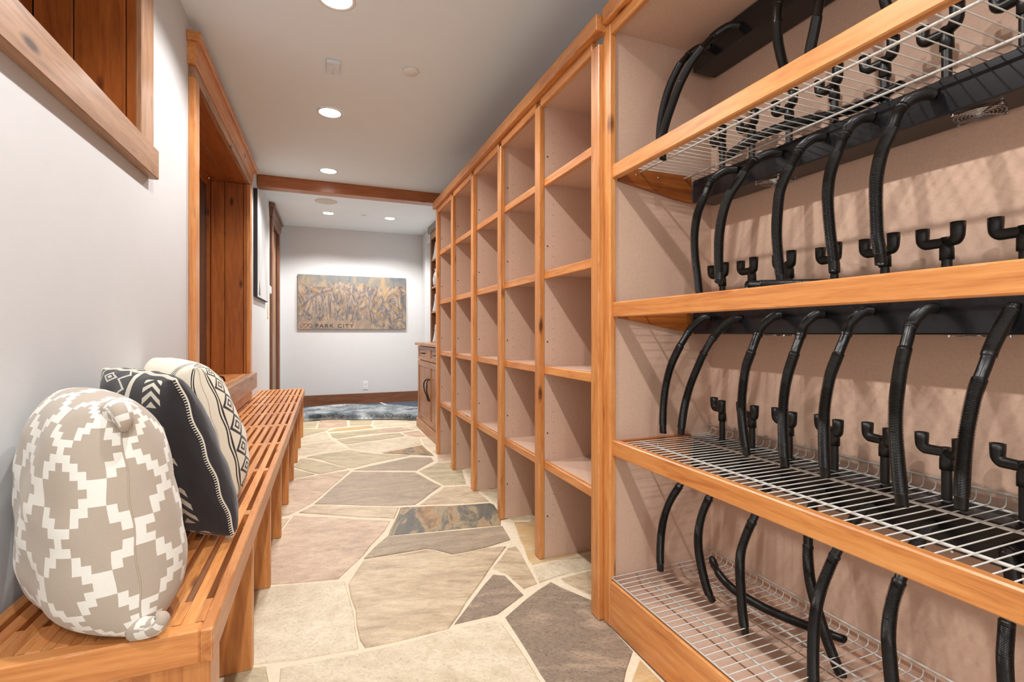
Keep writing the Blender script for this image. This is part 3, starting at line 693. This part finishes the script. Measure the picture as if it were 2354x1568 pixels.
# loose hoses
o = hose([(1.40, 1.46, .215), (1.36, 1.385, .200), (1.325, 1.285, .199), (1.324, 1.176, .199), (1.343, 1.095, .199), (1.366, 1.037, .199), (1.388, .987, .199), (1.403, .955, .199)], None, cuff=(.04, .085), name='loose_hose')
tag(o, 'loose black corrugated hose lying on the lowest wire shelf', 'hose')
o = hose([(1.340, 1.317, 1.708), (1.31, 1.227, 1.708), (1.299, 1.141, 1.708), (1.309, 1.068, 1.708), (1.339, 1.005, 1.708), (1.372, .95, 1.708), (1.385, .897, 1.708), (1.39, .80, 1.72)], None, cuff=(.04, .085), name='loose_hose')
tag(o, 'loose black hose lying along the highest wire shelf', 'hose')
o = hose([(1.30, .80, 1.205), (1.20, .86, 1.205), (1.11, .915, 1.205), (1.00 + .045, .965, 1.207)], None, cuff=(.0, .0), name='loose_hose')
tag(o, 'short loose black hose resting on the middle shelf, its open end facing out', 'hose')

# ------------------------------------------------------------------ base cabinet and hutch beyond the cubbies
XK = 1.06
cab = thing('base_cabinet', 'low brown wooden cabinet with drawers and iron door pulls beyond the cubbies', 'cabinet', (1.3, 5.05, 0))
box('plinth', (1.045, 1.52), (4.40, 5.71), (0, .105), W['cy'], cab, bev=.004)
box('carcass', (XK + .02, 1.52), (4.40, 5.69), (.105, .94), W['cy'], cab, bev=.002)
ys = [5.69, 5.06, 4.42]
for i in range(2):
    ya, yb = ys[i + 1] + .004, ys[i] - .004
    for nm, z0, z1 in (('drawer', .785, .935), ('door', .11, .775)):
        f = box(nm, (XK + .008, XK + .018), (ya + .05, yb - .05), (z0 + .03, z1 - .03), W['cz'], cab, bev=0)
        box('stile', (XK, XK + .019), (ya, ya + .065), (z0, z1), W['cz'], f, bev=.002); box('stile', (XK, XK + .019), (yb - .065, yb), (z0, z1), W['cz'], f, bev=.002)
        e = .035 if nm == 'drawer' else .06
        box('frame_rail', (XK, XK + .019), (ya + .065, yb - .065), (z0, z0 + e), W['cy'], f, bev=.002); box('frame_rail', (XK, XK + .019), (ya + .065, yb - .065), (z1 - e, z1), W['cy'], f, bev=.002)
        if nm == 'drawer':
            yc = (ya + yb) / 2; tube('handle', [(XK + .008, yc + .06, .86), (XK - .022, yc + .05, .862), (XK - .022, yc - .05, .862), (XK + .008, yc - .06, .86)], .006, M_IRON, f)
        else:
            yc = ya + .03 if i == 0 else yb - .03; sg = 1 if i == 0 else -1
            tube('handle', spline([(XK, yc, .60), (XK - .03, yc + .015 * sg, .585), (XK - .04, yc + .045 * sg, .54), (XK - .035, yc + .02 * sg, .47), (XK - .02, yc, .43), (XK - .004, yc, .37)], 6), .007, M_IRON, f)
cc = box('counter_top', (1.03, 1.53), (4.39, 5.72), (.945, .978), W['cy'], bev=.004); tag(cc, 'brown wooden counter top on the low cabinet', 'counter')
hu = thing('open_hutch', 'narrow upright dark wood hutch with grey cap standing on the counter', 'hutch', (1.4, 5.0, .978))
box('side_panel', (1.205, 1.52), (5.655, 5.675), (.979, 2.25), W['dz'], hu); box('side_panel', (1.22, 1.52), (4.41, 4.43), (.979, 2.25), W['dz'], hu)
box('back_panel', (1.50, 1.52), (4.43, 5.655), (.979, 2.25), W['rz'], hu)
box('stile', (1.205, 1.22), (5.652, 5.675), (.979, 2.25), W['bz'], hu); box('stile', (1.20, 1.22), (5.02, 5.08), (.979, 2.25), W['bz'], hu)
box('top_cap', (1.18, 1.52), (4.40, 5.72), (2.25, 2.33), M_GREYW, hu, bev=.004); box('head_rail', (1.20, 1.22), (5.08, 5.62), (2.17, 2.25), W['by'], hu)
SHZ = [.979, 1.335, 1.62, 1.94]
for z in SHZ[1:]: box('shelf', (1.212, 1.50), (4.43, 5.655), (z - .02, z), W['cy'], hu)
JY = [5.598, 5.60, 5.598, 5.60]
for i, z in enumerate(SHZ):
    if i == 2: prof = [(0, 0), (.05, 0), (.075, .04), (.08, .09), (.06, .15), (.035, .18), (.045, .205), (.05, .21), (.044, .205), (.03, .18)]
    else: prof = [(0, 0), (.085, 0), (.085, .01), (.06, .08), (.045, .15), (.035, .2), (.03, .205), (.02, .2)]
    lab = ['white cone vase with dark stripe on the counter inside the hutch', 'white tapered vase on the second hutch shelf', 'round-bellied white vase with flared rim on the hutch shelf', 'slim white vase on the highest hutch shelf'][i]
    prof = [(r_ * .56, h_) for r_, h_ in prof]
    v = lathe('vase', prof, M_CER, None, c=(1.262, JY[i], z + .0005)); tag(v, lab, 'vase', 'white vases in the hutch')
    if i in (0, 1): tube('stripe', [(1.262 - .047 * math.cos(a_), JY[i] - .047 * math.sin(a_) * 1.0, z + .012 + .0) if k_ == 0 else (1.262 - r_ * math.cos(a_), JY[i] - r_ * math.sin(a_), z + h_) for k_, (a_, r_, h_) in enumerate(((-.5, .047, .012), (-.1, .036, .08), (.3, .026, .15)))], .003, M_SLOT, v)

# ------------------------------------------------------------------ rugs
mt = box('flat_rug', (-.45, 1.48), (6.75, 7.72), (.004, .012), M_MAT, bev=.002); tag(mt, 'flat slate blue rug with white curved line at the far wall', 'rug')
pth = [(at_x_ , y_, .0125) for at_x_, y_ in ((.86, 7.7), (.95, 7.35), (1.1, 7.15), (1.3, 7.0))]
tube('curved_line', [(p[0], p[1], .0122) for p in spline(pth, 8)], .012, M_WHITE, mt, seg=6)
out = [(-.40, 6.75), (-.30, 6.52), (-.05, 6.50), (.2, 6.50), (.42, 6.36), (.7, 6.28), (.9, 6.20), (1.06, 6.08), (1.20, 6.1), (1.30, 6.35), (1.28, 6.75), (1.05, 7.05), (.7, 7.2), (.3, 7.42), (-.05, 7.35), (-.35, 7.1)]
op = spline([(x, y, 0) for x, y in out] + [(out[0][0], out[0][1], 0)], 4)[:-1, :2]
cen = op.mean(0)
m_f, nt, b = new_mat('sheepskin_fur', .9)
g = noise(nt, coords(nt, rand=False), 5, 4, .6); nt.links.new(ramp(nt, g, [(.32, srgb(116, 126, 134)), (.48, srgb(166, 175, 180)), (.64, srgb(214, 219, 222))]), b.inputs['Base Color'])
vs = []; fs = []
n = len(op); rings = [1, .96, .85, .6, .3]
for k, q in enumerate(rings):
    for p in op: vs.append((*(cen + (p - cen) * q), [.006, .03, .045, .05, .05][k]))
for k in range(len(rings) - 1):
    for i in range(n): fs.append([k * n + i, k * n + (i + 1) % n, (k + 1) * n + (i + 1) % n, (k + 1) * n + i])
fs.append(list(range((len(rings) - 1) * n, len(rings) * n)))
fur = thing('sheepskin_rug', 'shaggy grey and white sheepskin rug on the stone floor', 'rug', (float(cen[0]), float(cen[1]), 0))
mesh_obj('hide', vs, fs, m_f, fur, smooth=True)
cnt = 42000; th_ = rng.random(cnt) * n; q = np.sqrt(rng.random(cnt)) * 1.0
i0 = th_.astype(int) % n; fr = (th_ % 1)[:, None]; edge = op[i0] * (1 - fr) + op[(i0 + 1) % n] * fr
base = cen + (edge - cen) * q[:, None]
zb = np.interp(q, [.3, .6, .85, .96, 1], [.05, .05, .045, .03, .006])
ang = 2.2 * np.sin(base[:, 0] * 4 + 1.3) + 1.8 * np.cos(base[:, 1] * 5) + rng.normal(0, .5, cnt)
L = rng.uniform(.03, .06, cnt); lean = np.stack([np.cos(ang), np.sin(ang)], 1) * L[:, None] * .8
side = np.stack([-np.sin(ang), np.cos(ang)], 1) * .0022
A = np.c_[base - side, zb - .004]; B = np.c_[base + side, zb - .004]; Mx = np.c_[base + lean * .5, zb + L * .55]; Tp = np.c_[base + lean, zb + L * .5]
Tp[:, 2] = np.maximum(Tp[:, 2], .004)
V = np.stack([A, B, Mx + np.c_[side, np.zeros(cnt)] * .8, Mx - np.c_[side, np.zeros(cnt)] * .8, Tp], 1).reshape(-1, 3)
k = np.arange(cnt) * 5
me = bpy.data.meshes.new('fur'); 
F = np.stack([k, k + 1, k + 2, k + 3], 1).tolist() + np.stack([k + 3, k + 2, k + 4], 1).tolist()
mesh_obj('fur', V, F, m_f, fur, kind='stuff')

# ------------------------------------------------------------------ pictures, wall fittings
ART_Y = 7.795
m_a, nt, b = new_mat('mountain_panorama_print', .55)
tc = N(nt, 'ShaderNodeTexCoord'); sp = N(nt, 'ShaderNodeSeparateXYZ'); nt.links.new(tc.outputs['Object'], sp.inputs[0])
v = coords(nt, (1.6, 1, 1), rand=False)
nz = noise(nt, v, 2.2, 5, .6, 1.4); rid = (E_(nt, noise(nt, coords(nt, (2.4, 1, 1.1), rand=False), 2.3, 6, .62, 2.2)) - .5).abs() * 5.5
fine = (E_(nt, noise(nt, coords(nt, (5, 1, 2), rand=False), 9, 4, .7, 1.5)) - .5).abs() * 4
c = ramp(nt, rid, [(.0, srgb(92, 98, 112)), (.16, srgb(136, 134, 138)), (.32, srgb(200, 170, 136)), (.95, srgb(222, 190, 152))])
c = mix(nt, .35, c, ramp(nt, fine, [(0, srgb(120, 118, 122)), (.45, srgb(216, 184, 148))]))
broad = ramp(nt, noise(nt, coords(nt, (1.5, 1, .9), rand=False), 3.4, 4, .6, 1.6), [(.47, (0, 0, 0, 1)), (.56, (1, 1, 1, 1))]); c = mix(nt, mix(nt, .62, (0, 0, 0, 1), broad), c, mix(nt, .5, c, srgb(84, 88, 104), 'MULTIPLY'))
yl = ramp(nt, noise(nt, coords(nt, (2, 1, 2), rand=False), 5, 3, .5, 1.0), [(.62, (0, 0, 0, 1)), (.68, (1, 1, 1, 1))]); c = mix(nt, mix(nt, .55, (0, 0, 0, 1), yl), c, srgb(204, 158, 72))
skyc = ramp(nt, nz, [(.35, srgb(112, 122, 130)), (.5, srgb(150, 146, 134)), (.65, srgb(196, 166, 124))])
zz = E_(nt, sp.outputs[2]) + (E_(nt, nz) - .5) * .5
c = mix(nt, zz.gt(.26), c, skyc)
vall = ramp(nt, nz, [(.4, srgb(150, 140, 128)), (.6, srgb(200, 170, 140))]); xx = E_(nt, sp.outputs[0])
c = mix(nt, ((E_(nt, sp.outputs[2]) + (E_(nt, nz) - .5) * .4).lt(-.26)) * xx.lt(.25) * .8, c, vall)
nt.links.new(mix(nt, 1.0, c, (.66, .66, .68, 1), 'MULTIPLY'), b.inputs['Base Color'])
art = thing('mountain_print', 'large mountain panorama print reading PARK CITY on the far wall', 'picture', (.478, ART_Y, 1.55))
box('canvas', (-.306, 1.262), (ART_Y, 7.829), (1.145, 1.952), m_a, art, bev=.002)
M_INK = plain('dark_print_ink', srgb(52, 38, 34), .6); M_INK2 = plain('maroon_print_ink', srgb(96, 30, 34), .6)
def text(s, x0, x1, z0, z1, y, mat, parent, spacing=1.35):
    cu = bpy.data.curves.new('lettering', 'FONT'); cu.body = s; cu.space_character = spacing; cu.extrude = .02
    o = bpy.data.objects.new('tmp', cu); link(o); dg = bpy.context.evaluated_depsgraph_get(); dg.update()
    me = bpy.data.meshes.new_from_object(o.evaluated_get(dg)); bpy.data.objects.remove(o)
    V = np.array([v.co[:] for v in me.vertices]); F = [list(p.vertices) for p in me.polygons]
    lo, hi = V.min(0), V.max(0)
    U = np.c_[x0 + (V[:, 0] - lo[0]) / (hi[0] - lo[0]) * (x1 - x0), y - .0015 + (V[:, 2] > 0) * -.0005, z0 + (V[:, 1] - lo[1]) / (hi[1] - lo[1]) * (z1 - z0)]
    return mesh_obj('lettering', U, F, mat, parent)
text('PARK CITY', -.062, .474, 1.168, 1.222, ART_Y, M_INK, art)
lg = []
for i in range(2):
    c0 = -.255 + i * .055
for seq in ([(-.268, 1.172), (-.275, 1.18), (-.258, 1.212), (-.236, 1.226), (-.218, 1.216), (-.215, 1.205)],
            [(-.268, 1.172), (-.25, 1.172), (-.228, 1.195), (-.2, 1.222), (-.178, 1.222), (-.165, 1.208)],
            [(-.215, 1.178), (-.2, 1.170), (-.182, 1.18), (-.16, 1.21), (-.14, 1.226), (-.122, 1.212), (-.112, 1.19), (-.118, 1.172), (-.138, 1.170), (-.15, 1.18), (-.175, 1.21)]):
    lg.append(tube_data([(x, ART_Y - .0005, z) for x, _, z in spline([(x, 0, z) for x, z in seq], 5)], .0028, 6))
v_, f_ = join(*lg); mesh_obj('emblem', v_, f_, M_INK2, art)
# white canvas on the left wall
cv = thing('white_canvas', 'large pale grey canvas with black edge on the left wall', 'picture', (-.56, 5.65, 1.42))
m_c, nt, b = new_mat('pale_abstract_paint', .6)
g = noise(nt, coords(nt, (1, 1.2, .35), rand=False), 3, 5, .6, .8); nt.links.new(ramp(nt, g, [(.3, srgb(176, 176, 178)), (.5, srgb(204, 204, 205)), (.75, srgb(226, 226, 226))]), b.inputs['Base Color'])
box('stretcher_frame', (.002, .036), (5.17, 6.13), (1.43, 2.455), plain('black_canvas_edge', srgb(26, 22, 26), .6), cv, wall_xf, bev=.002)
box('painted_face', (.036, .0385), (5.17, 6.13), (1.43, 2.455), m_c, cv, wall_xf, bev=0)
prism('painted_mark', [(5.25, 1.45), (5.35, 1.45), (5.30, 1.60)], 'x', .0386, .0395, M_SLOT, cv, wall_xf)
th = thing('thermostat', 'white thermostat beside the far left door', 'thermostat', wall_xf(.01, 6.38, 1.60))
box('thermostat_body', (0, .034), (6.31, 6.45), (1.545, 1.64), M_WHITE, th, wall_xf, bev=.01); box('screen', (.034, .035), (6.34, 6.42), (1.58, 1.625), M_SPK, th, wall_xf, bev=0)
sw = thing('light_switch', 'cream switch plate below the thermostat', 'switch', wall_xf(.003, 6.36, 1.34))
box('switch_plate', (0, .007), (6.30, 6.42), (1.26, 1.43), plain('cream_plastic', srgb(226, 214, 176), .4), sw, wall_xf, bev=.002); box('rocker', (.007, .011), (6.34, 6.38), (1.31, 1.38), M_WHITE, sw, wall_xf, bev=.002)
ol = thing('wall_outlet', 'white power outlet on the far wall above the dark baseboard', 'outlet', (.65, 7.825, .277))
box('outlet_plate', (.611, .689), (7.823, 7.8295), (.215, .339), M_WHITE, ol, bev=.002)
for z in (.25, .30):
    s = box('socket', (.633, .667), (7.820, 7.823), (z - .016, z + .016), M_WHITE2, ol, bev=.003)
    box('slot', (.642, .644), (7.8192, 7.8199), (z - .004, z + .008), M_SLOT, s, bev=0); box('slot', (.655, .657), (7.8192, 7.8199), (z - .004, z + .008), M_SLOT, s, bev=0)

# ------------------------------------------------------------------ ceiling fittings
names = {0: 'round downlight cut by the top edge of the photo', 1: 'large round downlight, nearest one fully in the photo', 2: 'round downlight just before the ceiling beam',
         3: 'small round downlight beyond the beam, left one of the far pair', 4: 'small round downlight beyond the beam, right one of the far pair',
         5: 'round downlight in the ceiling above the pillows', 6: 'round downlight directly above the viewer', 7: 'round downlight behind the viewer'}
for i, (x, y) in enumerate(LAMPS[:6]):
    t = thing('recessed_downlight', names[i], 'ceiling light', (x, y, CEIL), 'recessed ceiling lights')
    R = .078 if y < 6 else .07
    lathe('trim_ring', [(R + .012, CEIL - .0005), (R + .012, CEIL - .004), (R, CEIL - .006), (R - .008, CEIL - .002)], M_WHITE, t, 32, c=(x, y, 0))
    lathe('lens', [(0, CEIL - .003), (R - .006, CEIL - .003)], M_LAMP, t, 32, c=(x, y, 0))
def round_dev(name, label, cat, x, y, r, h, mat):
    o = lathe(name, [(0, CEIL - h), (r * .9, CEIL - h), (r, CEIL - h * .6), (r, CEIL - .001), (0, CEIL - .001)], mat, None, 32, c=(x, y, 0)); tag(o, label, cat); return o
p = at_z(944, 163, CEIL); round_dev('smoke_detector', 'round white ceiling cover right of the square detector', 'detector', p.x, p.y, .047, .012, M_WHITE)
p = at_z(836, 495, CEIL); round_dev('sprinkler_cover', 'tiny round sprinkler cover between the two far downlights', 'sprinkler', p.x, p.y, .035, .012, M_WHITE)
p = at_z(750, 463, CEIL); sp_ = round_dev('ceiling_speaker', 'round beige speaker in the ceiling just past the beam', 'speaker', p.x, p.y, .125, .006, M_SPK)
p = at_z(766, 150, CEIL); t = thing('motion_detector', 'square white detector in the ceiling with small dark dots', 'detector', (p.x, p.y, CEIL))
dm = box('detector_body', (p.x - .038, p.x + .038), (p.y - .07, p.y + .07), (CEIL - .022, CEIL), M_WHITE2, t, bev=.004)
for dx, dy, r in ((0, -.05 + .0, .004), (0, -.02, .003), (-.024, .045, .002), (-.016, .045, .002), (-.008, .045, .002)):
    lathe('dot', [(0, CEIL - .0228), (r, CEIL - .0226)], M_SLOT, t, 10, c=(p.x + dx, p.y + dy * -1 if r < .003 else p.y - dy, 0))

# ------------------------------------------------------------------ pillows
def fabric(name, rough=.9):
    m, nt, b = new_mat(name, rough); b.inputs['Sheen Weight'].default_value = .25
    tc = N(nt, 'ShaderNodeTexCoord'); sp = N(nt, 'ShaderNodeSeparateXYZ'); nt.links.new(tc.outputs['UV'], sp.inputs[0])
    return m, nt, b, E_(nt, sp.outputs[0]), E_(nt, sp.outputs[1])
def weave(nt, b, u, v, s=220):
    wv = ((u * s).fract() - .5).abs() + ((v * s).fract() - .5).abs(); n_ = noise(nt, coords(nt, rand=False), 28, 3, .6)
    bump(nt, b, wv * .5 + E_(nt, n_) * .8, .35, .0015)
# (1) taupe and cream stepped trellis.  uv in pillow widths; back face u runs on from 1 to 2
m1, nt, b, u, v = fabric('taupe_ikat_knit')
uq = (u * 33.0).floor() * (1 / 33.0); vq = (v * 40.0).floor() * (1 / 40.0)
pu = (uq * 4.125 + .35).fract() - .5; pv = (vq * 4.0 + .2).fract() - .5
dd = pu.abs() + pv.abs()
taupe = dd.lt(.40).max(dd.gt(.585))
c = mix(nt, taupe, srgb(226, 222, 212), srgb(174, 160, 144))
nt.links.new(c, b.inputs['Base Color']); weave(nt, b, u, v)
# (2) black with cream motifs in vertical bands
m2, nt, b, u, v = fabric('black_tribal_weave')
ud = (u - 1.0).abs()                       # 0 at the aisle seam, grows toward the wall on both faces
def band(lo, hi): return ud.gt(lo) * ud.lt(hi)
chev = ((v * 16.0 + ((ud - .27) * 12.0).abs() * 1.0).fract()).lt(.5) * band(.20, .34) * ((v * 4.0).fract()).lt(.72)
line1 = band(.42, .45); tri = (((v * 9.0).fract() - .5).abs() * .16 + .48)
zig = (ud - tri).abs().lt(.012)
dm_ = (((v * 5.0).fract() - .5).abs() * .36 + (ud - .66).abs()); dmd = dm_.lt(.085) * dm_.gt(.055) + dm_.lt(.03)
line2 = band(.78, .80)
cz = ((v * 14.0).fract() - .5).abs() * .14; zig2 = (ud - .88 + cz).abs().lt(.016)
mk = chev.max(line1).max(zig).max(dmd).max(line2).max(zig2)
nt.links.new(mix(nt, mk, srgb(38, 34, 37), srgb(226, 220, 204)), b.inputs['Base Color']); weave(nt, b, u, v)
# (3) cream with striped bands and a diamond column
m3, nt, b, u, v = fabric('cream_diamond_weave')
ud = (u - 1.0).abs()
def band(lo, hi): return ud.gt(lo) * ud.lt(hi)
st = band(.050, .060).max(band(.070, .082)).max(band(.252, .260)).max(band(.270, .282)).max(band(.292, .300)).max(band(.90, .915)).max(band(.93, .94))
back = u.gt(1.0)
dx_ = (ud - .166).abs(); dv = ((v * 9.0).fract() - .5).abs() * .156
dq = dx_ + dv
dia = (dq.lt(.072) * dq.gt(.058)).max(dq.lt(.038) * dq.gt(.018)) * back
crs = ((dx_ - .078 + dv).abs().lt(.006)) * back * dx_.lt(.082)
mk = st.max(dia).max(crs)
nt.links.new(mix(nt, mk, srgb(232, 222, 202), srgb(42, 38, 38)), b.inputs['Base Color']); weave(nt, b, u, v)

def pillow(name, label, A, B, C_, D, T, mat, wr=.006, seed=1, pinch=.05, expo=.42, pw=2.6):
    """A top at wall, B top at aisle, C bottom at aisle, D bottom at wall.  T = half thickness"""
    r = np.random.default_rng(seed)
    A, B, C_, D = [np.array(p, float) for p in (A, B, C_, D)]; n = 48
    nrm = np.cross(B - A, D - A); nrm /= np.linalg.norm(nrm)
    if nrm[1] > 0: nrm = -nrm                       # faces the camera side
    g = np.sin(np.linspace(-PI / 2, PI / 2, n + 1)); S, Tt = np.meshgrid(g, g, indexing='ij')   # S across, T down
    ph = r.random(6) * 6.28
    vs, uv, fs = [], [], []
    for side in (1, -1):
        for i in range(n + 1):
            for j in range(n + 1):
                s, t_ = S[i, j], Tt[i, j]
                s2 = s * (1 - pinch * (1 - abs(t_) ** 3) * abs(s) ** 4 * 0 - pinch * (t_ * t_ - 0) * 0) ; t2 = t_
                # plump outline: edges bow out between pulled corners
                s2 = s * (1 + pinch * (1 - t_ * t_)); t2 = t_ * (1 + pinch * (1 - s * s))
                a, b2 = (s2 + 1) / 2, (t2 + 1) / 2
                p = (1 - a) * (1 - b2) * A + a * (1 - b2) * B + a * b2 * C_ + (1 - a) * b2 * D
                w_ = max(0.0, (1 - abs(s) ** pw) * (1 - abs(t_) ** pw)) ** expo
                w_ *= 1 + .12 * t_
                rip = wr * (math.sin(7 * s + 5 * t_ + ph[0]) + .7 * math.sin(11 * s * t_ + ph[1] + 3 * t_) + .5 * math.sin(17 * t_ - 6 * s + ph[2])) * (1 - s * s) * (1 - t_ * t_)
                edge = .5 * wr * math.sin(13 * t_ + ph[3]) * (abs(s) > .97) + .5 * wr * math.sin(15 * s + ph[4]) * (abs(t_) > .97)
                p = p + nrm * (side * (T * w_ + rip) + edge)
                vs.append(p); uu = i / n; uv.append((uu if side > 0 else 2 - uu, 1 - j / n))
        o_ = 0 if side > 0 else (n + 1) ** 2
        for i in range(n):
            for j in range(n):
                f = [o_ + i * (n + 1) + j, o_ + (i + 1) * (n + 1) + j, o_ + (i + 1) * (n + 1) + j + 1, o_ + i * (n + 1) + j + 1]
                fs.append(f if side > 0 else f[::-1])
    vs = np.array(vs)
    # rest on the bench, keep off the wall
    vs[:, 2] = np.maximum(vs[:, 2], ZT + .0015)
    wx = -.635 + .0125 * (vs[:, 1] - 1.36) + .004; vs[:, 0] = np.maximum(vs[:, 0], wx)
    t = thing(name, label, 'pillow', tuple(np.r_[vs[:, :2].mean(0), ZT]))
    mesh_obj('cover', vs, fs, mat, t, smooth=True, uvs=uv)
    edge_pts = vs[[n * (n + 1) + j for j in range(n + 1)]]; top_pts = vs[[i * (n + 1) for i in range(n + 1)]]
    return t, edge_pts, top_pts, nrm
p1, e1, t1, n1 = pillow('throw_pillow', 'plump taupe and cream stepped-diamond pillow, nearest on the bench', (-.575, 1.51, .945), (-.372, 1.18, .938), (-.312, 1.115, .510), (-.53, 1.44, .490), .118, m1, .004, 3, .06, .45, 3.6)
p2, e2, t2, n2 = pillow('throw_pillow', 'black pillow with white stitched seam between the two pale pillows', (-.60, 1.80, .975), (-.335, 1.455, .965), (-.222, 1.56, .515), (-.50, 1.88, .51), .085, m2, .006, 5, .03)
p3, e3, t3, n3 = pillow('throw_pillow', 'cream pillow with black diamond band, farthest on the bench', (-.60, 2.24, .985), (-.375, 1.86, .968), (-.272, 1.90, .515), (-.48, 2.28, .51), .125, m3, .005, 8, .03, .45, 3.0)
M_THREAD = plain('cream_thread', srgb(226, 220, 204), .9)
def stitches(pts, nrm, parent, step=.007):
    Pp, s = resample(np.array(pts), step); ds = [tube_data(Pp, .0022, 6)]
    out = Pp - Pp.mean(0); T = np.gradient(Pp, axis=0); T /= np.linalg.norm(T, axis=1)[:, None]
    for p, t_ in zip(Pp[::1], T):
        o_ = np.cross(t_, nrm); o_ /= np.linalg.norm(o_)
        ds.append(tube_data([p - nrm * .002, p - nrm * -.009 + o_ * .0], .0012, 5))
    v_, f_ = join(*ds); return mesh_obj('seam_stitching', v_, f_, M_THREAD, parent, smooth=True, kind='stuff')
stitches(e2 , n2, p2); stitches(t2, n2, p2)
tube('seam', e1, .0016, plain('taupe_seam', srgb(176, 160, 142), .9), p1, seg=6)
tube('seam', e3, .0014, plain('cream_seam', srgb(206, 194, 172), .9), p3, seg=6)

def ear(name, P0, d0, d1, mat, parent, r=.02):
    P0, d0, d1 = np.array(P0), np.array(d0), np.array(d1)
    path = spline([P0 - d0 * .02, P0 + d0 * .012, P0 + d0 * .03 + d1 * .006, P0 + d0 * .035 + d1 * .024, P0 + d0 * .022 + d1 * .034], 6)
    rad = np.interp(np.linspace(0, 1, len(path)), [0, .3, .7, 1], [r * 1.25, r, r * .75, r * .45])
    v_, f_ = tube_data(path, rad, 14); o = mesh_obj(name, v_, f_, mat, parent, smooth=True, uvs=[(.05 + .3 * (k // 14) / len(path), .9 - .01 * (k % 14)) for k in range(len(v_))]); return o
ear('corner_tuck', e1[0] + np.array([.0, .0, -.012]), (.35, -.6, .1), (.2, .1, -1.), m1, p1, .021)
ear('corner_tuck', e1[-1] + np.array([.0, .0, .012]), (.75, -.5, .15), (.3, 0, .6), m1, p1, .018)
